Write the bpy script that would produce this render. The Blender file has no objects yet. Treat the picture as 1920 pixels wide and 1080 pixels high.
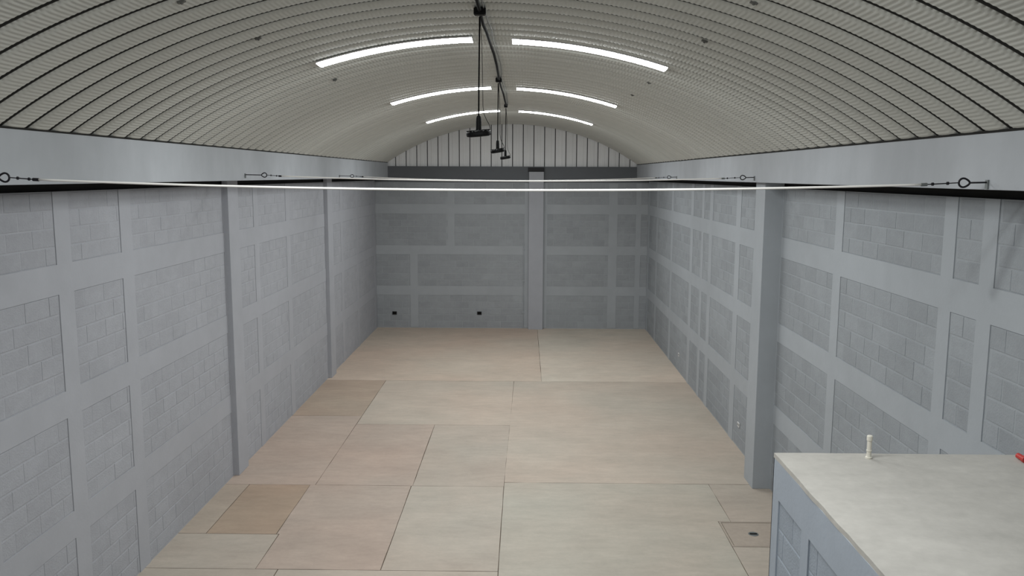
import bpy, bmesh, math, random
from mathutils import Vector, Matrix

random.seed(7)
SC = bpy.context.scene
COL = SC.collection
SIN, COS, PI = math.sin, math.cos, math.pi

# ------------------------------------------------------------------ camera, world, exposure
CAM_H = 4.8
F_PX, PITCH, YAW, ROLL = 1562.59, 0.1347, -0.0148, 0.0036
fw = Vector((SIN(YAW) * COS(PITCH), COS(YAW) * COS(PITCH), -SIN(PITCH)))
rt = Vector((COS(YAW), -SIN(YAW), 0))
up = rt.cross(fw)
r2 = rt * COS(ROLL) + up * SIN(ROLL)
u2 = -rt * SIN(ROLL) + up * COS(ROLL)
cam_d = bpy.data.cameras.new('camera')
cam = bpy.data.objects.new('camera', cam_d)
COL.objects.link(cam)
cam.matrix_world = Matrix(((r2.x, u2.x, -fw.x, 0), (r2.y, u2.y, -fw.y, 0), (r2.z, u2.z, -fw.z, CAM_H), (0, 0, 0, 1)))
cam_d.sensor_fit = 'HORIZONTAL'
cam_d.sensor_width = 36
cam_d.lens = F_PX / 1920 * 36
cam_d.clip_start = 0.05
SC.camera = cam

w = bpy.data.worlds.new('world')
SC.world = w
w.use_nodes = True
w.node_tree.nodes['Background'].inputs[0].default_value = (0.75, 0.83, 0.95, 1)
w.node_tree.nodes['Background'].inputs[1].default_value = 1.0

SC.view_settings.view_transform = 'Standard'
SC.view_settings.look = 'None'
SC.view_settings.gamma = 1
SC.view_settings.use_curve_mapping = False
SC.view_settings.exposure = 0.0
SC.cycles.diffuse_bounces = 6
SC.cycles.max_bounces = 10
LIGHT = 52.0            # radiance of the roof light strips

# ------------------------------------------------------------------ room numbers (metres)
XL, XR, YB, YF = -4.639, 3.817, 25.93, -9.0
XBL, XBR, ZB, ZTL, ZTR = -4.231, 3.444, 4.7035, 5.174, 5.133
ZBT = 5.06                                   # top of the beam on the back wall
CX, CZ, RAD = -0.4235, -0.4390, 6.7829       # roof arch seen from inside
PITCH_RIB, RIB0 = 0.355, 6.45
ZWT = 4.622                                  # top of the side walls (dark slot above, under the beam)

# ------------------------------------------------------------------ materials
def mat(name, col, rough=0.7, metal=0.0, var=None, bump=None, obj_tint=0.0, rnd=None, spec=0.3, streak=None, use_color=False, hue=None):
    """var: [(scale, amount, (sx,sy,sz))], bump: (scale, strength)"""
    m = bpy.data.materials.new(name)
    m.use_nodes = True
    nt = m.node_tree
    N, L = nt.nodes, nt.links
    b = N['Principled BSDF']
    b.inputs['Roughness'].default_value = rough
    b.inputs['Metallic'].default_value = metal
    b.inputs['Specular IOR Level'].default_value = spec
    geo = N.new('ShaderNodeNewGeometry')
    cur = None
    if use_color:
        oi = N.new('ShaderNodeObjectInfo')
        cur = oi.outputs['Color']
    else:
        rgb = N.new('ShaderNodeRGB')
        rgb.outputs[0].default_value = (*col, 1)
        cur = rgb.outputs[0]
    def mul(cur, fac):
        mx = N.new('ShaderNodeVectorMath')
        mx.operation = 'SCALE'
        L.new(cur, mx.inputs[0])
        L.new(fac, mx.inputs['Scale'])
        return mx.outputs[0]
    for (sc, am, st) in (var or []):
        mp = N.new('ShaderNodeMapping')
        mp.inputs['Scale'].default_value = st
        L.new(geo.outputs['Position'], mp.inputs[0])
        nz = N.new('ShaderNodeTexNoise')
        nz.inputs['Scale'].default_value = sc
        nz.inputs['Detail'].default_value = 5
        nz.inputs['Roughness'].default_value = 0.6
        L.new(mp.outputs[0], nz.inputs['Vector'])
        mr = N.new('ShaderNodeMapRange')
        mr.inputs['From Min'].default_value = 0.28
        mr.inputs['From Max'].default_value = 0.72
        mr.inputs['To Min'].default_value = 1 - am
        mr.inputs['To Max'].default_value = 1 + am
        L.new(nz.outputs[0], mr.inputs[0])
        cur = mul(cur, mr.outputs[0])
    if hue:
        nz = N.new('ShaderNodeTexNoise')
        nz.inputs['Scale'].default_value = hue[2]
        nz.inputs['Detail'].default_value = 3
        L.new(geo.outputs['Position'], nz.inputs['Vector'])
        rp = N.new('ShaderNodeMapRange'); rp.data_type = 'FLOAT_VECTOR'
        for nm, v in (('From Min', (0.35,) * 3), ('From Max', (0.65,) * 3), ('To Min', hue[0]), ('To Max', hue[1])):
            [i for i in rp.inputs if i.name == nm and i.type == 'VECTOR'][0].default_value = v
        L.new(nz.outputs[0], [i for i in rp.inputs if i.name == 'Vector'][0])
        mv = N.new('ShaderNodeVectorMath'); mv.operation = 'MULTIPLY'
        L.new(cur, mv.inputs[0]); L.new([o for o in rp.outputs if o.type == 'VECTOR'][0], mv.inputs[1])
        cur = mv.outputs[0]
    if rnd:
        if rnd[0] == 'object':
            src = N.new('ShaderNodeObjectInfo').outputs['Random']
        else:
            src = geo.outputs['Random Per Island']
        mr = N.new('ShaderNodeMapRange')
        mr.inputs['To Min'].default_value = 1 - rnd[1]
        mr.inputs['To Max'].default_value = 1 + rnd[1]
        L.new(src, mr.inputs[0])
        cur = mul(cur, mr.outputs[0])
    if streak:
        for (a, bb, wid, amt) in streak:            # darker soft-edged band along a line on the wall
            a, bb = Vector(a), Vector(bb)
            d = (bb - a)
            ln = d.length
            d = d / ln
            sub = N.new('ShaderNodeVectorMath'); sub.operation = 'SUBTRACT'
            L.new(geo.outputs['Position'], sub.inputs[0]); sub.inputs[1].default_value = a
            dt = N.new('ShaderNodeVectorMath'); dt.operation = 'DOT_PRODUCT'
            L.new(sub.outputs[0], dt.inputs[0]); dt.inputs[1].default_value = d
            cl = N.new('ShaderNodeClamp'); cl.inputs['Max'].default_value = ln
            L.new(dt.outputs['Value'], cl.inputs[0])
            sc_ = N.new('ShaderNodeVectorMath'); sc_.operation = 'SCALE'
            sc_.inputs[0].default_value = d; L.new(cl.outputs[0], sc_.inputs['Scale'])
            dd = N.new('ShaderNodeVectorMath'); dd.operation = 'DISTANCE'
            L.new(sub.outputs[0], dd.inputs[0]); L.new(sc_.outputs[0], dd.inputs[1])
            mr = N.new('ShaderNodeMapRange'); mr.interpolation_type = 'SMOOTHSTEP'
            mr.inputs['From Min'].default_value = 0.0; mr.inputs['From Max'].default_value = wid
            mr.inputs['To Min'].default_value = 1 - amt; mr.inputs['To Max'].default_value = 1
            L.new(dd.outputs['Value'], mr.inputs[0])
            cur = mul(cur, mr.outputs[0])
    L.new(cur, b.inputs['Base Color'])
    if bump:
        nz = N.new('ShaderNodeTexNoise')
        nz.inputs['Scale'].default_value = bump[0]
        nz.inputs['Detail'].default_value = 4
        L.new(geo.outputs['Position'], nz.inputs['Vector'])
        bp = N.new('ShaderNodeBump')
        bp.inputs['Strength'].default_value = bump[1]
        bp.inputs['Distance'].default_value = 0.01
        L.new(nz.outputs[0], bp.inputs['Height'])
        L.new(bp.outputs[0], b.inputs['Normal'])
    return m

def emit(name, col, s):
    m = bpy.data.materials.new(name)
    m.use_nodes = True
    b = m.node_tree.nodes['Principled BSDF']
    b.inputs['Base Color'].default_value = (0.8, 0.8, 0.8, 1)
    b.inputs['Emission Color'].default_value = (*col, 1)
    b.inputs['Emission Strength'].default_value = s
    return m

def srgb(r, g, b):
    f = lambda c: (c / 255 / 12.92) if c <= 10 else ((c / 255 + 0.055) / 1.055) ** 2.4
    return (f(r), f(g), f(b))

V1 = [(0.55, 0.05, (1, 1, 1)), (3.0, 0.035, (1, 1, 1))]
VB = [(0.45, 0.085, (1, 1, 1)), (5.0, 0.05, (1, 1, 1.6)), (22.0, 0.03, (1, 1, 1))]
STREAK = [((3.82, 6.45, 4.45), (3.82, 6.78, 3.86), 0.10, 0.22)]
PAINT = srgb(166, 168, 174)
PAINT_R = srgb(166, 171, 176)
PAINT_K = srgb(164, 168, 172)
M = {}
M['band_l'] = mat('grey_wall_paint_left', PAINT, 0.6, var=V1, bump=(30, 0.15))
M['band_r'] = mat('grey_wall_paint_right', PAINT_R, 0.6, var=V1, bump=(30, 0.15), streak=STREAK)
M['band_k'] = mat('grey_wall_paint_back', PAINT_K, 0.6, var=V1, bump=(30, 0.15))
def scl(c, k): return tuple(v * k for v in c)
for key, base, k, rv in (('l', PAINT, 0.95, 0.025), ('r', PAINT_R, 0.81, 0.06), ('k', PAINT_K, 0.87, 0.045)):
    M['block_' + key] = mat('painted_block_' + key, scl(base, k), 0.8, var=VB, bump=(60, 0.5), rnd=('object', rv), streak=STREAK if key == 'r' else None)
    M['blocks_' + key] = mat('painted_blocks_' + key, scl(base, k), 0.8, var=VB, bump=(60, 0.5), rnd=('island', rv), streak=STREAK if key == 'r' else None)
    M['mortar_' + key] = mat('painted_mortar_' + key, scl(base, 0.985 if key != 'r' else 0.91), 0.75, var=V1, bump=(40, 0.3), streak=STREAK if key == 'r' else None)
M['beam_back'] = mat('dark_grey_back_beam', srgb(98, 101, 105), 0.6, var=V1)  # back beam in a darker grey than the side beams
M['beam'] = mat('pale_grey_beam_paint', srgb(170, 174, 179), 0.55, var=[(0.55, 0.16, (1, 1, 0.4)), (2.5, 0.04, (1, 1, 1))], bump=(12, 0.12))
M['rib'] = mat('ribbed_roof_steel', srgb(201, 202, 196), 0.6, metal=0.0, var=[(0.35, 0.04, (1, 1, 1)), (4.0, 0.02, (1, 1, 1))], rnd=('object', 0.035), spec=0.15)
M['shell'] = mat('roof_outer_sheet', srgb(40, 40, 40), 0.8)
M['gable'] = mat('white_sheet_steel', srgb(232, 233, 234), 0.5, var=[(0.8, 0.05, (1, 1, 1)), (30, 0.03, (1, 0.1, 0.02))], rnd=('object', 0.03))
M['slot_shade'] = mat('black_slot_shade', srgb(26, 26, 25), 0.9)  # black strip paints in the darkness of the slot under the beams
M['dark_strip'] = mat('dark_roof_strip', srgb(30, 30, 28), 0.9)  # dark strips between roof ribs, and the shadow line painted along the beams
M['groove'] = mat('dark_joint', srgb(58, 58, 60), 0.9)
FV = [(0.22, 0.07, (1, 1, 1)), (0.9, 0.08, (1.0, 2.0, 1)), (4.0, 0.07, (0.8, 2.2, 1)), (18.0, 0.035, (1, 1, 1))]
M['slab'] = mat('concrete_floor_slab', (0, 0, 0), 0.62, var=FV, bump=(14, 0.25), use_color=True, spec=0.35, hue=((1.0, 0.95, 0.935), (0.955, 0.975, 0.98), 0.33))
M['joint'] = mat('floor_joint_dirt', srgb(112, 100, 88), 0.95, var=[(3, 0.2, (1, 1, 1))])
M['roofslab'] = mat('bare_concrete_roof_slab', srgb(183, 180, 174), 0.75, var=[(0.9, 0.09, (1, 1, 1)), (3.0, 0.07, (1, 2, 1)), (14, 0.05, (1, 1, 1))], bump=(18, 0.3))
PAINT_X = srgb(164, 173, 184)
M['room_band'] = mat('blue_grey_room_paint', PAINT_X, 0.55, var=V1, bump=(30, 0.15))
M['room_block'] = mat('blue_grey_room_block', scl(PAINT_X, 0.86), 0.7, var=VB, bump=(60, 0.4), rnd=('object', 0.05))
M['room_mortar'] = mat('blue_grey_room_mortar', scl(PAINT_X, 0.98), 0.7, var=V1)
M['black'] = mat('black_lamp_metal', srgb(9, 9, 10), 0.6, spec=0.2)
M['blackcord'] = mat('black_cord_rubber', srgb(13, 12, 12), 0.8, spec=0.1)
M['iron'] = mat('dark_iron', srgb(38, 37, 42), 0.5, metal=0.3)
M['galv'] = mat('grey_galvanised_steel', srgb(120, 124, 124), 0.45, metal=0.4)
M['rope'] = mat('white_coated_cable', srgb(242, 240, 236), 0.4, spec=0.5)
M['lens'] = mat('frosted_lamp_lens', srgb(70, 70, 68), 0.3)
M['pvc'] = mat('white_pvc', srgb(226, 222, 210), 0.4, var=[(20, 0.05, (1, 1, 1))])
M['red'] = mat('red_plastic', srgb(190, 62, 58), 0.4)
M['dark'] = mat('dark_hollow', srgb(12, 11, 11), 0.9)
M['hatch'] = mat('hatch_concrete', srgb(166, 154, 142), 0.7, var=[(5, 0.06, (1, 1, 1)), (20, 0.04, (1, 1, 1))], bump=(20, 0.2))
M['plate'] = mat('white_outlet_plastic', srgb(222, 222, 222), 0.4)
M['clip'] = mat('grey_roof_bracket', srgb(100, 100, 96), 0.6)
M['light'] = emit('glowing_roof_light', (0.97, 1.0, 1.0), LIGHT)
M['door'] = mat('grey_roller_door', srgb(105, 107, 110), 0.5)

# ------------------------------------------------------------------ mesh helpers
def new(name, bm, m, parent=None, kind=None, smooth=False):
    me = bpy.data.meshes.new(name)
    bm.normal_update()
    bm.to_mesh(me)
    bm.free()
    return link(name, me, m, parent, kind, smooth)

def link(name, me, m=None, parent=None, kind=None, smooth=False):
    if smooth:
        for p in me.polygons: p.use_smooth = True
    if m and not me.materials: me.materials.append(m)
    o = bpy.data.objects.new(name, me)
    COL.objects.link(o)
    if parent: o.parent = parent
    if kind: o['kind'] = kind
    return o

def thing(name, label, cat, loc=(0, 0, 0), group=None):
    o = bpy.data.objects.new(name, None)
    o.empty_display_size = 0.1
    COL.objects.link(o)
    o.location = loc
    o['label'] = label
    o['category'] = cat
    if group: o['group'] = group
    return o

def box(bm, x0, x1, y0, y1, z0, z1):
    v = [bm.verts.new((x, y, z)) for x in (x0, x1) for y in (y0, y1) for z in (z0, z1)]
    for f in ((0, 1, 3, 2), (4, 6, 7, 5), (0, 4, 5, 1), (2, 3, 7, 6), (0, 2, 6, 4), (1, 5, 7, 3)):
        bm.faces.new([v[i] for i in f])
    return v

def boxobj(name, ext, m, parent=None, kind=None, bev=0.0):
    bm = bmesh.new()
    box(bm, *ext)
    bmesh.ops.recalc_face_normals(bm, faces=bm.faces)
    if bev:
        bmesh.ops.bevel(bm, geom=bm.edges[:], offset=bev, segments=2, affect='EDGES', profile=0.7)
    return new(name, bm, m, parent, kind)

def tube(bm, pts, r, n=8, closed=False):
    pts = [Vector(p) for p in pts]
    rings = []
    N = len(pts)
    prev = None
    for i, p in enumerate(pts):
        if closed:
            t = pts[(i + 1) % N] - pts[i - 1]
        else:
            t = pts[min(i + 1, N - 1)] - pts[max(i - 1, 0)]
        t.normalize()
        if prev is None:
            a = t.orthogonal().normalized()
        else:
            a = (prev - t * prev.dot(t)).normalized()
        prev = a
        b = t.cross(a)
        rr = r[i] if isinstance(r, (list, tuple)) else r
        rings.append([bm.verts.new(p + (a * COS(2 * PI * k / n) + b * SIN(2 * PI * k / n)) * rr) for k in range(n)])
    for i in range(N if closed else N - 1):
        A, B = rings[i], rings[(i + 1) % N]
        for k in range(n):
            bm.faces.new((A[k], A[(k + 1) % n], B[(k + 1) % n], B[k]))
    if not closed:
        bm.faces.new(rings[0][::-1])
        bm.faces.new(rings[-1])

def lathe(bm, prof, n=24, c=(0, 0, 0), axis='z'):
    rings = []
    for (r, z) in prof:
        ring = []
        for k in range(n):
            a = 2 * PI * k / n
            p = (r * COS(a), r * SIN(a), z)
            if axis == 'y': p = (p[0], p[2], p[1])
            if axis == 'x': p = (p[2], p[0], p[1])
            ring.append(bm.verts.new((p[0] + c[0], p[1] + c[1], p[2] + c[2])))
        rings.append(ring)
    for A, B in zip(rings, rings[1:]):
        for k in range(n):
            bm.faces.new((A[k], A[(k + 1) % n], B[(k + 1) % n], B[k]))
    bm.faces.new(rings[0][::-1])
    bm.faces.new(rings[-1])
    bmesh.ops.recalc_face_normals(bm, faces=bm.faces)

def arc_pt(th, y, r):
    return Vector((CX + r * SIN(th), y, CZ + r * COS(th)))

def on_screen(p):
    d = Vector(p) - Vector((0, 0, CAM_H))
    z = d.dot(fw)
    if z < 0.2: return None
    return (960 + F_PX * d.dot(r2) / z, 540 - F_PX * d.dot(u2) / z, z)

# ------------------------------------------------------------------ floor: slabs over a recessed bed of joints
floor = boxobj('floor', (XL - 0.25, XR + 0.25, YF, YB + 0.2, -0.15, -0.012), M['joint'], kind='structure')
T0, T1, T2, T3, T4 = srgb(176, 166, 154), srgb(170, 156, 142), srgb(178, 169, 157), srgb(175, 169, 157), srgb(175, 160, 148)
T5, T6 = srgb(196, 185, 171), srgb(191, 176, 161)  # far slabs: colour lightened in place of the light missing there
T7 = srgb(182, 171, 158)  # middle rows lightened a little, easing towards the lightened far slabs
TAN, TAN2 = srgb(164, 145, 127), srgb(172, 155, 139)
HX0, HX1, HY0, HY1 = 2.735, 3.535, 10.375, 11.175       # floor hatch opening
EL, ER, EB = XL - 0.02, XR + 0.02, YB + 0.1
def R4(x0, x1, y0, y1): return [(x0, y0), (x1, y0), (x1, y1), (x0, y1)]
SLABS = [
    (R4(EL, -3.0, YF, 3.3), T0), (R4(-3.0, -0.3, YF, 3.3), T0), (R4(-0.3, ER, YF, 3.3), T3),
    (R4(EL, -3.2, 3.3, 6.5), T0), (R4(-3.2, -0.3, 3.3, 6.5), T2), (R4(-0.3, ER, 3.3, 6.5), T3),
    (R4(EL, -3.0, 6.5, 9.62), T0), (R4(-3.0, -0.3, 6.5, 9.62), T2),
    (R4(EL, -3.28, 9.62, 10.62), T0), (R4(EL, -4.27, 10.62, 12.42), T1), (R4(-4.27, -3.32, 10.62, 12.42), TAN),
    ([(-3.28, 9.62), (-1.74, 9.62), (-1.74, 12.42), (-3.32, 12.42), (-3.32, 10.62), (-3.28, 10.62)], T4),
    (R4(-1.74, -0.3, 9.62, 12.42), T2),
    ([(-0.3, 6.5), (HX0, 6.5), (HX0, HY1), (2.91, HY1), (2.91, 12.6), (-0.3, 12.6)], T3),
    ([(HX0, 6.5), (ER, 6.5), (ER, HY1), (HX1, HY1), (HX1, HY0), (HX0, HY0)], T0),
    (R4(2.91, ER, HY1, 12.6), T0),
    (R4(EL, -3.24, 12.42, 16.17), T4), ([(-3.24, 12.42), (-1.72, 12.42), (-1.72, 15.62), (-3.24, 15.62)], T4),
    ([(-1.72, 12.42), (-0.3, 12.42), (-0.26, 15.62), (-1.72, 15.62)], T0),
    ([(-0.3, 12.6), (ER, 12.6), (ER, 19.1), (-0.23, 19.1)], T7),
    (R4(EL, -3.24, 16.17, 19.1), TAN2), ([(-3.24, 15.62), (-0.26, 15.62), (-0.23, 19.1), (-3.24, 19.1)], T7),
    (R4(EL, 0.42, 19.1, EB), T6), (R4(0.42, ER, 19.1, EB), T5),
]
for n_, (poly, tint) in enumerate(SLABS):
    rn = random.Random(n_ * 13 + 5)
    bm = bmesh.new()
    ring = []
    for i in range(len(poly)):
        a, b = Vector(poly[i]), Vector(poly[(i + 1) % len(poly)])
        m_ = max(1, int((b - a).length / 0.35))
        for k in range(m_):
            p = a.lerp(b, k / m_)
            ring.append(p)
    inner = []
    for i, p in enumerate(ring):
        e0 = (p - ring[i - 1]).normalized(); e1 = (ring[(i + 1) % len(ring)] - p).normalized()
        n0, n1 = Vector((-e0.y, e0.x)), Vector((-e1.y, e1.x))       # inwards, the outlines run anticlockwise
        mi = (n0 + n1) / max(0.2, 1 + n0.dot(n1))
        inner.append(p + mi * (0.0042 + rn.uniform(-0.0035, 0.0035)))
    ov = [bm.verts.new((p.x, p.y, -0.010)) for p in ring]
    iv = [bm.verts.new((p.x, p.y, 0.0)) for p in inner]
    f = bm.faces.new(iv)
    for i in range(len(ring)):
        j = (i + 1) % len(ring)
        bm.faces.new((ov[i], ov[j], iv[j], iv[i]))
    bm.normal_update()
    if f.normal.z < 0: bmesh.ops.reverse_faces(bm, faces=bm.faces)
    o = new('slab', bm, M['slab'], floor)
    o.data.materials.append(M['joint'])
    for p in o.data.polygons:
        p.material_index = 0 if len(p.vertices) > 4 else 1
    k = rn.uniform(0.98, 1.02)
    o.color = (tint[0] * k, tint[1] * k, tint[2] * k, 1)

# ------------------------------------------------------------------ walls of painted blocks between smooth tie bands
# unit block: front face towards +X local, spans y,z in [-.5,.5]; chamfered front edges
def block_mesh(name, m, sy, sz):
    bm = bmesh.new()
    cy, cz = 0.008 / sy, 0.008 / sz
    f = [(0.0, -0.5 + cy, -0.5 + cz), (0.0, 0.5 - cy, -0.5 + cz), (0.0, 0.5 - cy, 0.5 - cz), (0.0, -0.5 + cy, 0.5 - cz)]
    e = [(-0.002, -0.5, -0.5), (-0.002, 0.5, -0.5), (-0.002, 0.5, 0.5), (-0.002, -0.5, 0.5)]
    bk = [(-0.02, y, z) for (_, y, z) in e]
    F = [bm.verts.new(p) for p in f]; E_ = [bm.verts.new(p) for p in e]; B = [bm.verts.new(p) for p in bk]
    bm.faces.new(F)
    for i in range(4):
        j = (i + 1) % 4
        bm.faces.new((E_[i], E_[j], F[j], F[i]))
        bm.faces.new((B[i], B[j], E_[j], E_[i]))
    bm.faces.new(B[::-1])
    bmesh.ops.recalc_face_normals(bm, faces=bm.faces)
    me = bpy.data.meshes.new(name)
    bm.to_mesh(me); bm.free()
    me.materials.append(m)
    return me

ROWZ = [(0.02, 1.05, 5), (1.34, 2.33, 5), (2.61, 3.60, 5), (3.90, ZWT - 0.005, 4)]
def panels(bands, lo, hi, rowz=ROWZ):
    """free intervals between the vertical bands, for each row"""
    out = []
    for r, (z0, z1, n) in enumerate(rowz):
        bs = sorted(b for b in bands if len(b) == 2 or r in b[2])
        cur = lo
        for b in bs:
            if b[0] - cur > 0.12: out.append((cur, b[0], z0, z1, n))
            cur = max(cur, b[1])
        if hi - cur > 0.12: out.append((cur, hi, z0, z1, n))
    return out

def blocks_in(pl, L=0.40):
    res = []
    for (a, b, z0, z1, n) in pl:
        ch = (z1 - z0) / n
        for k in range(n):
            rn = random.Random(str((round(a, 2), round(z0, 2), k)))
            off = (0 if k % 2 else L / 2)
            y = a - off
            while y < b - 0.02:
                ya, yb = max(y, a), min(y + L, b)
                if yb - ya > 0.05:
                    res.append((ya + 0.006, yb - 0.006, z0 + k * ch + 0.006, z0 + (k + 1) * ch - 0.006))
                y += L
    return res

def place_blocks(parent, blist, to_world, rotz, face_mesh, stuff_mat, limit=290):
    sc = []
    for bl in blist:
        ya, yb, za, zb = bl
        cs = [on_screen(to_world(y, z, 0)) for y in (ya, yb) for z in (za, zb)]
        if any(c is None for c in cs):
            sc.append((0, bl)); continue
        cxs, cys = [c[0] for c in cs], [c[1] for c in cs]
        vis = max(0, min(1920, max(cxs)) - max(0, min(cxs))) * max(0, min(1080, max(cys)) - max(0, min(cys)))
        sc.append((vis, bl))
    sc.sort(key=lambda t: -t[0])
    for i, (v, bl) in enumerate(sc[:limit]):
        ya, yb, za, zb = bl
        o = link('block', face_mesh, parent=parent)
        rn = random.uniform(-0.0015, 0.0015)
        o.location = to_world((ya + yb) / 2, (za + zb) / 2, rn)
        o.rotation_euler = (0, 0, rotz)
        o.scale = (1, yb - ya, zb - za)
    rest = sc[limit:]
    if rest:
        bm = bmesh.new()
        R = Matrix.Rotation(rotz, 3, 'Z')
        src = [tuple(v.co) for v in face_mesh.vertices]
        fcs = [tuple(p.vertices) for p in face_mesh.polygons]
        for v, bl in rest:
            ya, yb, za, zb = bl
            c = Vector(to_world((ya + yb) / 2, (za + zb) / 2, random.uniform(-0.0015, 0.0015)))
            vs = [bm.verts.new(c + R @ Vector((x, y * (yb - ya), z * (zb - za)))) for x, y, z in src]
            for f in fcs: bm.faces.new([vs[i] for i in f])
        new('far_blocks', bm, stuff_mat, parent, kind='stuff')

def bands_h(parent, name, lo, hi, place, m, rowz=ROWZ):
    zs = [0.0]
    for (z0, z1, n) in rowz: zs += [z0, z1]
    for i in range(1, len(rowz)):
        place('tie_band', lo, hi, rowz[i - 1][1], rowz[i][0], m, parent)

YLO = 3.6
# ---- left wall
wl = boxobj('wall_left', (XL - 0.35, XL - 0.0085, YF, YB, 0, ZWT), M['mortar_l'], kind='structure')
def place_l(name, y0, y1, z0, z1, m, par): boxobj(name, (XL - 0.03, XL, y0, y1, z0, z1), m, par)
bl_bands = [(4.0, 4.28), (5.4, 5.66), (6.72, 6.98), (8.16, 8.44), (9.50, 9.78), (11.1, 11.1), (12.78, 13.28), (14.23, 14.47), (16.16, 16.43), (19.28, 19.80), (20.95, 21.2), (22.9, 23.15), (25.6, YB)]
for (a, b) in bl_bands:
    if b - a > 0.05: place_l('tie_column', a, b, 0, ZWT, M['band_l'], wl)
bb = [b for b in bl_bands if b[1] - b[0] > 0.05]
segs = []
cur = YF
for a, b in bb:
    if a > cur: segs.append((cur, a))
    cur = b
for (a, b) in segs:
    if b <= YLO + 0.5:
        place_l('smooth_render', a, b, 0, ZWT, M['band_l'], wl); continue
    bands_h(wl, 'tie_band', a, b, place_l, M['band_l'])
bl_mesh = block_mesh('block_left', M['block_l'], 0.4, 0.2)
place_blocks(wl, blocks_in(panels(bb, 4.28, YB)), lambda y, z, d: (XL - 0.005 + d, y, z), 0, bl_mesh, M['blocks_l'])

# ---- right wall
wr = boxobj('wall_right', (XR + 0.0085, XR + 0.35, YF, YB, 0, ZWT), M['mortar_r'], kind='structure')
def place_r(name, y0, y1, z0, z1, m, par): boxobj(name, (XR, XR + 0.03, y0, y1, z0, z1), m, par)
bb = [(4.0, 4.28), (5.3, 5.55), (6.78, 7.00), (7.43, 7.65), (10.05, 10.30), (12.40, 12.95), (14.80, 15.12), (17.0, 17.28), (17.82, 18.05), (18.93, 19.22), (21.5, 21.75), (24.0, 24.2), (25.6, YB)]
for (a, b) in bb: place_r('tie_column', a, b, 0, ZWT, M['band_r'], wr)
cur = YF
for a, b in bb:
    if a > cur:
        if a <= YLO + 0.5: place_r('smooth_render', cur, a, 0, ZWT, M['band_r'], wr)
        else: bands_h(wr, 'tie_band', cur, a, place_r, M['band_r'])
    cur = b
br_mesh = block_mesh('block_right', M['block_r'], 0.4, 0.2)
place_blocks(wr, blocks_in(panels(bb, 4.28, YB)), lambda y, z, d: (XR + 0.005 - d, y, z), PI, br_mesh, M['blocks_r'])

# ---- back wall, with the sheet steel gable above it
wk = boxobj('wall_back', (XL - 0.35, XR + 0.35, YB + 0.0085, YB + 0.3, 0, ZBT), M['mortar_k'], kind='structure')
def place_k(name, x0, x1, z0, z1, m, par): boxobj(name, (x0, x1, YB, YB + 0.03, z0, z1), m, par)
bb = [(-3.58, -3.34, (0, 1)), (-2.39, -2.18, (2, 3)), (0.0, 0.7), (2.61, 2.88), (3.45, 3.61)]
ROWK = ROWZ[:3] + [(3.90, 4.56, 3)]
for b in bb:
    rs = b[2] if len(b) == 3 else (0, 1, 2, 3)
    for r in rs: place_k('tie_column', b[0], b[1], ROWK[r][0], ROWK[r][1], M['band_k'], wk)
bands_h(wk, 'tie_band', XL, XR, place_k, M['band_k'], ROWK)
bk_mesh = block_mesh('block_back', M['block_k'], 0.4, 0.2)
place_blocks(wk, blocks_in(panels(bb, XL, XR, ROWK)), lambda x, z, d: (x, YB + 0.005 - d, z), -PI / 2, bk_mesh, M['blocks_k'])
# gable backing and its standing-seam sheets
bm = bmesh.new()
prof = [arc_pt(math.radians(a), 0, RAD + 0.25) for a in range(-42, 43, 3)]
fr = [bm.verts.new((p.x, YB + 0.09, p.z)) for p in prof if p.z > ZBT - 0.1]
bk = [bm.verts.new((v.co.x, YB + 0.2, v.co.z)) for v in fr]
bm.faces.new(fr); bm.faces.new(bk[::-1])
for i in range(len(fr)):
    j = (i + 1) % len(fr)
    bm.faces.new((fr[i], fr[j], bk[j], bk[i]))
bmesh.ops.recalc_face_normals(bm, faces=bm.faces)
new('gable_backing', bm, M['groove'], wk)
def arch_z(x, r): return CZ + math.sqrt(max(0, r * r - (x - CX) ** 2))
gx = -3.67 - 0.3287 * 2
while gx < 3.6:
    a, b = gx + 0.010, gx + 0.3287 - 0.010
    bm = bmesh.new()
    ys = YB + 0.06
    # pan with folded edges and one shallow stiffening rib in the middle
    pr = [(a, ys + 0.03), (a + 0.006, ys), (a + 0.10, ys), (a + 0.115, ys - 0.008), (a + 0.19, ys - 0.008), (a + 0.205, ys), (b - 0.006, ys), (b, ys + 0.03)]
    lo = [bm.verts.new((x, y, ZBT + 0.001)) for x, y in pr]
    hi = [bm.verts.new((x, y, max(ZBT + 0.01, arch_z(x, RAD + 0.1)))) for x, y in pr]
    for i in range(len(pr) - 1):
        bm.faces.new((lo[i], lo[i + 1], hi[i + 1], hi[i]))
    new('gable_panel', bm, M['gable'], wk)
    gx += 0.3287

# ---- front wall behind the camera with a closed roller door
wf = boxobj('wall_front', (XL - 0.35, XR + 0.35, YF - 0.3, YF, 0, 6.8), M['door'], kind='structure')
d1 = boxobj('door_1', (-2.4, 2.0, YF, YF + 0.03, 0.0, 4.2), M['door'], kind='structure')
for k in range(28):
    boxobj('door_slat', (-2.38, 1.98, YF + 0.03, YF + 0.045, 0.02 + k * 0.149, 0.02 + k * 0.149 + 0.135), M['door'], d1)

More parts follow.
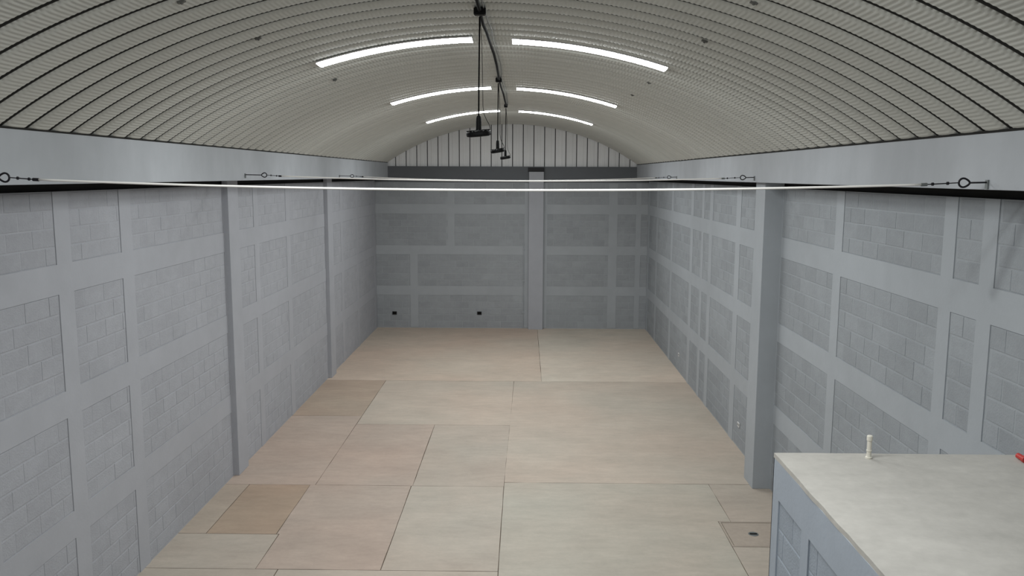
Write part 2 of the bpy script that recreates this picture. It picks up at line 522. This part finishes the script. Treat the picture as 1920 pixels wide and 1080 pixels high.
# ------------------------------------------------------------------ beams and pilasters
t1 = boxobj('trim_1', (XBL - 0.75, XBL, YF, YB, ZB, ZTL), M['beam'], kind='structure', bev=0.006)
t2 = boxobj('trim_2', (XBR, XBR + 0.75, YF, YB, ZB, ZTR), M['beam'], kind='structure', bev=0.006)
boxobj('trim_3', (XL - 0.3, XR + 0.3, YB - 0.03, YB + 0.05, 4.58, ZBT), M['beam_back'], kind='structure', bev=0.004)
boxobj('shadow_line', (XBL - 0.03, XBL + 0.004, YF, YB, ZTL - 0.011, ZTL + 0.006), M['dark_strip'], t1)  # dark strip drawn in as the shadow line between ribs and beam
boxobj('shadow_line', (XBR - 0.004, XBR + 0.03, YF, YB, ZTR - 0.012, ZTR + 0.008), M['dark_strip'], t2)
boxobj('slot_shade_left', (XL - 0.3, XL - 0.04, YF, YB, ZWT - 0.002, ZB + 0.01), M['slot_shade'], kind='structure')
boxobj('slot_shade_right', (XR + 0.04, XR + 0.3, YF, YB, ZWT - 0.002, ZB + 0.01), M['slot_shade'], kind='structure')
boxobj('trim_4', (XL - 0.01, -4.5593, 12.804, 13.26, 0, ZB), M['band_l'], kind='structure', bev=0.006)
boxobj('trim_5', (XL - 0.01, -4.5593, 19.297, 19.78, 0, ZB), M['band_l'], kind='structure', bev=0.006)
boxobj('trim_6', (3.5456, XR + 0.01, 12.425, 12.92, 0, ZB), M['band_r'], kind='structure', bev=0.006)
pb = boxobj('trim_7', (0.13, 0.58, YB - 0.17, YB + 0.01, 0, 4.90), M['band_l'], kind='structure', bev=0.006)
boxobj('dark_cap', (0.10, 0.60, YB - 0.10, YB - 0.005, 4.901, 5.03), M['groove'], pb)

# ------------------------------------------------------------------ vaulted roof of ribbed steel
bm = bmesh.new()
A = [math.radians(a) for a in range(-48, 49, 3)]
r0 = [bm.verts.new(arc_pt(a, YF - 0.3, RAD + 0.165)) for a in A]
r1 = [bm.verts.new(arc_pt(a, YB + 0.3, RAD + 0.165)) for a in A]
r2_ = [bm.verts.new(arc_pt(a, YF - 0.3, RAD + 0.20)) for a in A]
r3 = [bm.verts.new(arc_pt(a, YB + 0.3, RAD + 0.20)) for a in A]
for i in range(len(A) - 1):
    bm.faces.new((r0[i], r0[i + 1], r1[i + 1], r1[i]))
    bm.faces.new((r2_[i], r3[i], r3[i + 1], r2_[i + 1]))
bmesh.ops.recalc_face_normals(bm, faces=bm.faces)
ceil = new('ceiling', bm, M['shell'], kind='structure')

EDGE = 0.162                                  # half width of a rib; a dark seam strip lies between two ribs
def rib_mesh(name, crimps, th0=-38.5, th1=38.5):
    us = [0, 0.35, 0.6, 0.75, 0.86, 0.93, 0.975, 1.0]
    us = [-u for u in us[::-1]] + us[1:]
    pts = [(u * EDGE, 0.046 * abs(u) ** 6) for u in us]
    if crimps:
        n = int(math.radians(th1 - th0) / (0.042 / RAD) * 4)
    else:
        n = 90
    verts, faces = [], []
    W = len(us)
    for s in range(n + 1):
        th = math.radians(th0) + math.radians(th1 - th0) * s / n
        ph = (0.0, 1.0, 0.0, -1.0)[s % 4] if crimps else 0.0
        for i in range(W):
            e = abs(us[i]) ** 5
            y = pts[i][0] + (1 if us[i] > 0 else -1) * 0.0155 * e * ph
            verts.append(tuple(arc_pt(th, y, RAD + pts[i][1] + 0.0029 * ph)))
    for s in range(n):
        for i in range(W - 1):
            a = s * W + i
            faces.append((a, a + 1, a + W + 1, a + W))
    me = bpy.data.meshes.new(name)
    me.from_pydata(verts, [], faces)
    me.materials.append(M['rib'])
    for p in me.polygons: p.use_smooth = True
    me.update()
    return me
def seam_mesh():
    verts, faces = [], []
    sec = [(-0.036, 0.05), (-0.024, 0.022), (0, 0.016), (0.024, 0.022), (0.036, 0.05)]
    n = 90
    for s in range(n + 1):
        th = math.radians(-38.5 + 77.0 * s / n)
        for u, d in sec: verts.append(tuple(arc_pt(th, u, RAD + d)))
    for s in range(n):
        for i in range(4):
            a = s * 5 + i
            faces.append((a, a + 1, a + 6, a + 5))
    me = bpy.data.meshes.new('rib_seam')
    me.from_pydata(verts, [], faces)
    me.materials.append(M['dark_strip'])
    me.update()
    return me
seam_me = seam_mesh()
rib_near, rib_far = rib_mesh('crimped_rib', True), rib_mesh('plain_rib', False)
k0 = int((YF - RIB0) / PITCH_RIB) - 1
y = RIB0 + (k0 + 0.5) * PITCH_RIB
while y < YB + 0.05:
    o = link('roof_rib', rib_near if -1 < y < 17 else rib_far, parent=ceil)
    o.location = (0, y, 0)
    o = link('seam', seam_me, parent=ceil)
    o.location = (0, y + PITCH_RIB / 2, 0)
    y += PITCH_RIB

# ------------------------------------------------------------------ glowing curved light strips in the roof
def strip_mesh(name, a0, a1, wd):
    bm = bmesh.new()
    n = 26
    sec = [(-0.5, 0.02), (-0.47, 0.002), (-0.3, -0.010), (0, -0.014), (0.3, -0.010), (0.47, 0.002), (0.5, 0.02)]
    rows_ = []
    for s in range(n + 1):
        th = math.radians(a0 + (a1 - a0) * s / n)
        rows_.append([bm.verts.new(arc_pt(th, u * wd, RAD - 0.016 + d)) for u, d in sec])
    for A_, B_ in zip(rows_, rows_[1:]):
        for i in range(len(sec) - 1):
            bm.faces.new((A_[i], A_[i + 1], B_[i + 1], B_[i]))
        bm.faces.new((A_[-1], A_[0], B_[0], B_[-1]))
    bm.faces.new(rows_[0][::-1]); bm.faces.new(rows_[-1])
    bmesh.ops.recalc_face_normals(bm, faces=bm.faces)
    me = bpy.data.meshes.new(name)
    bm.to_mesh(me); bm.free()
    me.materials.append(M['light'])
    me.materials.append(M['plate'])
    for p in me.polygons:
        p.use_smooth = len(p.vertices) == 4
        r_ = math.hypot(p.center.x - CX, p.center.z - CZ)
        p.material_index = 0 if (len(p.vertices) == 4 and r_ < RAD - 0.0165) else 1
    return me
sl = strip_mesh('strip_left', -16.7, -1.55, 0.345)
sr = strip_mesh('strip_right', 2.3, 17.55, 0.345)
ORD = {9.80: 'nearest pair', 15.10: 'middle pair', 20.42: 'farthest pair'}
for yy in (4.5, 9.80, 15.10, 20.42):
    for me, side in ((sl, 'left'), (sr, 'right')):
        o = link('roof_light', me)
        o.location = (0, yy + (0.1 if side == 'right' else 0), 0)
        if yy in ORD:
            o['label'] = 'glowing white curved roof light, %s of the ridge cable, in the %s' % (side, ORD[yy])
        else:
            o['label'] = 'glowing white curved roof light, %s of the ridge, %s' % (side, 'just above the camera')
        o['category'] = 'ceiling light'
        o['group'] = 'curved roof lights'

# small brackets on the roof
def bracket(th, yy, label):
    p = arc_pt(math.radians(th), yy, RAD)
    t = thing('roof_bracket', label, 'bracket', p, 'roof brackets')
    t.rotation_euler = (0, math.radians(th), 0)
    boxobj('plate', (-0.028, 0.028, -0.018, 0.018, -0.010, 0.006), M['clip'], t, bev=0.002)
    bm = bmesh.new()
    lathe(bm, [(0.008, -0.02), (0.010, -0.018), (0.010, -0.010)], 8)
    new('bolt', bm, M['clip'], t)
for th, yy, lb in ((-17.6, 6.17, 'small grey roof bracket left of the ridge, at the top edge of the picture'),
                   (-17.4, 7.84, 'small grey roof bracket up left of the nearest left roof light'),
                   (-17.7, 11.11, 'small grey roof bracket left, between the nearest and middle roof lights'),
                   (17.6, 6.19, 'small grey roof bracket right of the ridge, at the top edge of the picture'),
                   (17.7, 7.89, 'small grey roof bracket up right of the nearest right roof light'),
                   (17.7, 11.35, 'small grey roof bracket right, just beyond the nearest roof light'),
                   (17.7, 13.06, 'small grey roof bracket right, just before the middle roof light')):
    bracket(th, yy, lb)

# ------------------------------------------------------------------ ridge power cable and pendant lamps
BOXY = (7.98, 13.6, 18.6)
rc = thing('power_cable', 'thick black cable running along the ridge of the roof between three boxes', 'cable', (CX, 3.0, 6.29))
pts = [(-0.425, 2.2, 6.30), (-0.43, 4.0, 6.29), (-0.42, 6.0, 6.285), (-0.425, 7.98, 6.30), (-0.418, 8.4, 6.26), (-0.405, 8.9, 6.265), (-0.40, 9.6, 6.27), (-0.39, 10.6, 6.28), (-0.39, 11.6, 6.275), (-0.405, 12.8, 6.28), (-0.42, 13.6, 6.30), (-0.41, 14.4, 6.27), (-0.40, 15.6, 6.27), (-0.41, 17.2, 6.28), (-0.415, 18.6, 6.30)]
bm = bmesh.new(); tube(bm, [Vector(p) - Vector((CX, 3.0, 6.29)) for p in pts], 0.017, 8)
new('cable', bm, M['blackcord'], rc, smooth=True)
bm = bmesh.new(); tube(bm, [Vector((p[0] + 0.045 + 0.01 * SIN(i * 1.7), p[1], p[2] + 0.022)) - Vector((CX, 3.0, 6.29)) for i, p in enumerate(pts)], 0.006, 6)
new('thin_wire', bm, M['clip'], rc, smooth=True)
for i, yb_ in enumerate(BOXY):
    bm = bmesh.new()
    s = (0.056, 0.05, 0.038)[i]
    box(bm, -s, s, -0.045, 0.045, -0.05, 0.02)
    bmesh.ops.recalc_face_normals(bm, faces=bm.faces)
    bmesh.ops.bevel(bm, geom=bm.edges[:], offset=0.008, segments=2, affect='EDGES')
    o = new('junction_box', bm, M['black'], rc)
    o.location = (-0.425 - CX, yb_ - 3.0, 6.315 - 6.29)

PL = ('black disc pendant lamp, nearest and largest of the three on the ridge cable',
      'black disc pendant lamp, middle one of the three on the ridge cable',
      'black disc pendant lamp, farthest and smallest of the three on the ridge cable')
for i, yy in enumerate(BOXY):
    zc = (5.185, 5.185, 5.178)[i]
    xc = (-0.436, -0.440, -0.430)[i]
    tilt = math.radians((-5, -9, -9)[i])
    t = thing('pendant_lamp', PL[i], 'lamp', (xc, yy - 0.03, zc), 'pendant lamps along the ridge')
    bm = bmesh.new()
    lathe(bm, [(0.02, 0.030), (0.08, 0.027), (0.109, 0.024), (0.116, 0.014), (0.117, -0.006), (0.113, -0.022), (0.10, -0.024)], 32)
    d = new('lamp_disc', bm, M['black'], t); d.rotation_euler = (math.radians(4), tilt, 0)
    # cooling fins on the disc, one part of it
    bm = bmesh.new()
    for k in range(16):
        a = 2 * PI * k / 16
        v = box(bm, 0.035, 0.112, -0.003, 0.003, 0.016, 0.034)
        bmesh.ops.rotate(bm, verts=v, cent=(0, 0, 0), matrix=Matrix.Rotation(a, 3, 'Z'))
    new('cooling_fins', bm, M['black'], d)
    bm = bmesh.new(); lathe(bm, [(0.098, -0.0245), (0.096, -0.028), (0.02, -0.030)], 32)
    new('lens', bm, M['lens'], d)
    bm = bmesh.new(); lathe(bm, [(0.027, 0.02), (0.026, 0.11), (0.023, 0.15), (0.019, 0.163), (0.008, 0.170)], 16)
    new('lamp_holder', bm, M['black'], t)
    top = 6.252 - zc
    bm = bmesh.new(); tube(bm, [(0, 0, 0.165), (0.002, 0.01, 0.45), (0.006, 0.02, 0.8), (0.009, 0.03, top)], 0.0075 if i == 0 else 0.009, 6)
    new('suspension_cord', bm, M['blackcord'], t, smooth=True)
    bm = bmesh.new()
    tube(bm, [(0.012, 0.03, top), (0.03, 0.02, top - 0.25), (0.036, 0.01, 0.5), (0.04, 0.0, 0.26), (0.05, 0, 0.18), (0.075, 0, 0.125), (0.098, 0, 0.085), (0.107, 0, 0.05), (0.104, 0, 0.02)], 0.0028 if i == 0 else 0.004, 6)
    new('side_wire', bm, M['blackcord'], t, smooth=True)

# ------------------------------------------------------------------ white tie cables from beam to beam
CL = ('white tie cable spanning from beam to beam, nearest and lowest in the picture',
      'white tie cable spanning from beam to beam, second from the camera',
      'white tie cable spanning from beam to beam, farthest, near the back wall')
def tie(yy, zl, zr, sag, rad, label):
    t = thing('tie_cable', label, 'cable', (0, yy, zl), 'tie cables across the hall')
    xa, xb = -3.71, 2.985
    n = 48
    pts = []
    for i in range(n + 1):
        s = i / n
        pts.append((xa + (xb - xa) * s, 0, (zr - zl) * s - sag * 4 * s * (1 - s) - 0.014))
    bm = bmesh.new(); tube(bm, pts, rad, 8)
    new('cable', bm, M['rope'], t, smooth=True)
    for side in (-1, 1):
        ex = (-3.932 if side < 0 else 3.262)
        z = 0 if side < 0 else zr - zl
        zc = pts[0][2] if side < 0 else pts[-1][2]
        face = XBL if side < 0 else XBR
        # eye bolt: a drop-shaped ring with its shank into the beam
        bm = bmesh.new()
        ring = []
        for k in range(20):
            a = 2 * PI * k / 20
            rr = 0.033 * (1 + (0.45 * max(0, COS(a)) ** 3))
            ring.append((ex + side * rr * COS(a), 0, z + 0.033 * SIN(a)))
        tube(bm, ring, 0.0075, 8, closed=True)
        tube(bm, [(ex + side * 0.045, 0, z), (face + side * 0.02, 0, z + 0.004)], 0.0065, 8)
        new('eye_bolt', bm, M['iron'], t, smooth=True)
        bm = bmesh.new()
        box(bm, min(face, face - side * 0.012), max(face, face - side * 0.012), -0.018, 0.018, z - 0.045, z + 0.022)
        bmesh.ops.recalc_face_normals(bm, faces=bm.faces)
        new('anchor_plate', bm, M['galv'], t)
        # turnbuckle: two side bars, end collars, threaded rods
        x0, x1 = ex - side * 0.035, (xa if side < 0 else xb)
        bm = bmesh.new()
        P = lambda s, dz=0, dy=0: (x0 + (x1 - x0) * s, dy, z + (zc - z) * s + dz)
        tube(bm, [P(0), P(0.45)], 0.004, 6)
        tube(bm, [P(0.32, 0, -0.009), P(0.80, 0, -0.009)], 0.0042, 6)
        tube(bm, [P(0.32, 0, 0.009), P(0.80, 0, 0.009)], 0.0042, 6)
        tube(bm, [P(0.30), P(0.36)], 0.012, 8)
        tube(bm, [P(0.76), P(0.82)], 0.012, 8)
        tube(bm, [P(0.78), P(1.0)], 0.004, 6)
        new('turnbuckle', bm, M['iron'], t, smooth=False)
        bm = bmesh.new()
        e = (xa if side < 0 else xb)
        tube(bm, [(e + side * 0.01, 0, zc), (e - side * 0.035, 0, zc - 0.002)], 0.0125, 8)
        new('ferrule', bm, M['iron'] if side < 0 else M['galv'], t)
tie(6.30, 4.768, 4.755, 0.060, 0.0085, CL[0])
tie(12.65, 4.787, 4.775, 0.055, 0.0095, CL[1])
tie(19.1, 4.765, 4.765, 0.075, 0.0075, CL[2])

# ------------------------------------------------------------------ low room with a bare concrete roof, bottom right
ZX, XX, YX = 2.70, 1.922, 6.184
room = thing('utility_room', 'low blue-grey block room with a bare concrete roof slab, bottom right', 'room', (XX, YX, 0))
def rbox(name, x0, x1, y0, y1, z0, z1, m, par=room, bev=0.0):
    return boxobj(name, (x0 - XX, x1 - XX, y0 - YX, y1 - YX, z0, z1), m, par, bev=bev)
rbox('core_wall', XX + 0.012, XR - 0.02, 0.3, YX - 0.012, 0.001, 2.655, M['room_mortar'])
bm = bmesh.new()
n = 40
ed = []
rn = random.Random(3)
for i in range(n + 1):
    ed.append((0.0 + rn.uniform(-0.004, 0.004), -(YX - 0.3) * i / n))
ring = ed + [(XR - 0.001 - XX, -(YX - 0.3)), (XR - 0.001 - XX, rn.uniform(-0.004, 0.004))] + [((XR - 0.001 - XX) * (1 - i / 12), rn.uniform(-0.004, 0.004)) for i in range(1, 12)]
top = [bm.verts.new((x, yv, ZX)) for x, yv in ring]
bot = [bm.verts.new((x, yv, ZX - 0.035)) for x, yv in ring]
bm.faces.new(top)
for i in range(len(ring)):
    j = (i + 1) % len(ring)
    bm.faces.new((top[i], top[j], bot[j], bot[i]))
bmesh.ops.recalc_face_normals(bm, faces=bm.faces)
new('roof_slab', bm, M['roofslab'], room)
RW = [(0.02, 0.98, 5), (1.31, 2.38, 5)]
cols = [(YX - 0.155, YX), (5.36, 5.505), (3.6, 3.8), (2.0, 2.2), (0.3, 0.5)]
rbox('tie_band', XX, XX + 0.05, 0.3, YX, 2.38, ZX - 0.035, M['room_band'])
rbox('tie_band', XX, XX + 0.05, 0.3, YX, 0.98, 1.31, M['room_band'])
for a, b in cols:
    rbox('tie_column', XX, XX + 0.03, a, b, 0.001, 2.38, M['room_band'])
rbox('end_wall', XX, XR - 0.02, YX - 0.012, YX, 0.001, ZX - 0.035, M['room_band'])
rb_mesh = block_mesh('block_room', M['room_block'], 0.4, 0.2)
for bl in blocks_in(panels(cols, 0.5, YX - 0.155, RW)):
    ya, yb_, za, zb_ = bl
    o = link('block', rb_mesh, parent=room)
    o.location = (0.009, (ya + yb_) / 2 - YX, (za + zb_) / 2)
    o.rotation_euler = (0, 0, PI)
    o.scale = (1, yb_ - ya, zb_ - za)

# pipe stub on the roof slab
t = thing('vent_pipe', 'white capped pipe stub standing on the concrete roof slab', 'pipe', (2.595, 6.075, ZX))
bm = bmesh.new(); lathe(bm, [(0.024, 0.0), (0.024, 0.012), (0.018, 0.016), (0.0165, 0.03), (0.0165, 0.15)], 16)
new('pipe', bm, M['pvc'], t, smooth=False)
bm = bmesh.new(); lathe(bm, [(0.0165, 0.138), (0.021, 0.14), (0.021, 0.172), (0.017, 0.178), (0.004, 0.180)], 16)
new('cap', bm, M['pvc'], t)
bm = bmesh.new(); lathe(bm, [(0.0166, 0.055), (0.0195, 0.057), (0.0195, 0.066), (0.0166, 0.068)], 16)
new('collar', bm, M['pvc'], t)

# red hollow fitting by the wall
t = thing('pipe_fitting', 'small red hollow plastic fitting lying on the concrete roof slab by the wall', 'fitting', (3.715, 6.04, ZX))
bm = bmesh.new(); lathe(bm, [(0.019, -0.05), (0.026, -0.05), (0.026, -0.02), (0.021, -0.015), (0.021, 0.05), (0.015, 0.05), (0.015, -0.045)], 16, c=(0, 0, 0.026), axis='y')
new('body', bm, M['red'], t)
bm = bmesh.new(); lathe(bm, [(0.002, -0.047), (0.0188, -0.047), (0.0188, -0.046), (0.002, -0.046)], 16, c=(0, 0, 0.026), axis='y')
new('hollow', bm, M['dark'], t)

# ------------------------------------------------------------------ floor hatch
t = thing('floor_hatch', 'square concrete inspection hatch set in the floor beside the low room', 'hatch', (HX0, HY0, 0))
fx = HX1 - HX0
bm = bmesh.new()
for e in ((0.004, fx - 0.004, 0.004, 0.03), (0.004, fx - 0.004, fx - 0.03, fx - 0.004), (0.004, 0.03, 0.03, fx - 0.03), (fx - 0.03, fx - 0.004, 0.03, fx - 0.03)):
    box(bm, *e, -0.011, 0.001)
bmesh.ops.recalc_face_normals(bm, faces=bm.faces)
new('frame', bm, M['hatch'], t)
boxobj('cover', (0.04, fx - 0.04, 0.04, fx - 0.04, -0.011, -0.002), M['hatch'], t)
bm = bmesh.new()
lathe(bm, [(0.03, -0.002), (0.07, -0.002), (0.067, 0.002), (0.05, 0.003), (0.03, 0.002)], 20, c=(fx * 0.48, fx * 0.5, 0))
new('lifting_ring', bm, M['galv'], t)
boxobj('hand_slot', (fx * 0.48 - 0.05, fx * 0.48 + 0.05, fx * 0.5 - 0.025, fx * 0.5 + 0.02, 0.001, 0.0042), M['dark'], t)

# ------------------------------------------------------------------ outlets, knockouts, conduit
def outlet(yy, z, label):
    t = thing('wall_outlet', label, 'outlet', (XR, yy, z))
    boxobj('cover_plate', (-0.012, 0.0, -0.06, 0.06, -0.04, 0.04), M['plate'], t, bev=0.003)
    for s in (-1, 1):
        boxobj('socket', (-0.0135, -0.011, s * 0.026 - 0.015, s * 0.026 + 0.015, -0.02, 0.02), M['clip'], t)
outlet(20.17, 0.435, 'small white socket low on the right wall, the farther one')
outlet(14.38, 0.43, 'small white socket low on the right wall, just beyond the pilaster')
def knock(x, z, label):
    t = thing('outlet_box', label, 'outlet', (x, YB, z))
    bm = bmesh.new()
    for e in ((-0.07, 0.07, 0.04, 0.05), (-0.07, 0.07, -0.05, -0.04), (-0.07, -0.06, -0.04, 0.04), (0.06, 0.07, -0.04, 0.04)):
        box(bm, e[0], e[1], -0.012, 0.02, e[2], e[3])
    bmesh.ops.recalc_face_normals(bm, faces=bm.faces)
    new('box_rim', bm, M['groove'], t)
    boxobj('hollow', (-0.06, 0.06, -0.004, 0.0, -0.04, 0.04), M['dark'], t)
knock(-4.09, 0.47, 'empty dark outlet box low on the back wall, near the left corner')
knock(-1.41, 0.48, 'empty dark outlet box low on the back wall, left of the pilaster')
t = thing('conduit_pipe', 'thin grey painted conduit running up the back wall left of the pilaster', 'conduit', (-0.03, YB - 0.016, 0))
bm = bmesh.new(); tube(bm, [(0, 0, 0.002), (0, 0, 2.7)], 0.014, 8)
new('pipe', bm, M['band_k'], t)
for z in (0.5, 1.5, 2.5):
    boxobj('clamp', (-0.03, 0.03, -0.018, 0.01, z, z + 0.03), M['band_k'], t)
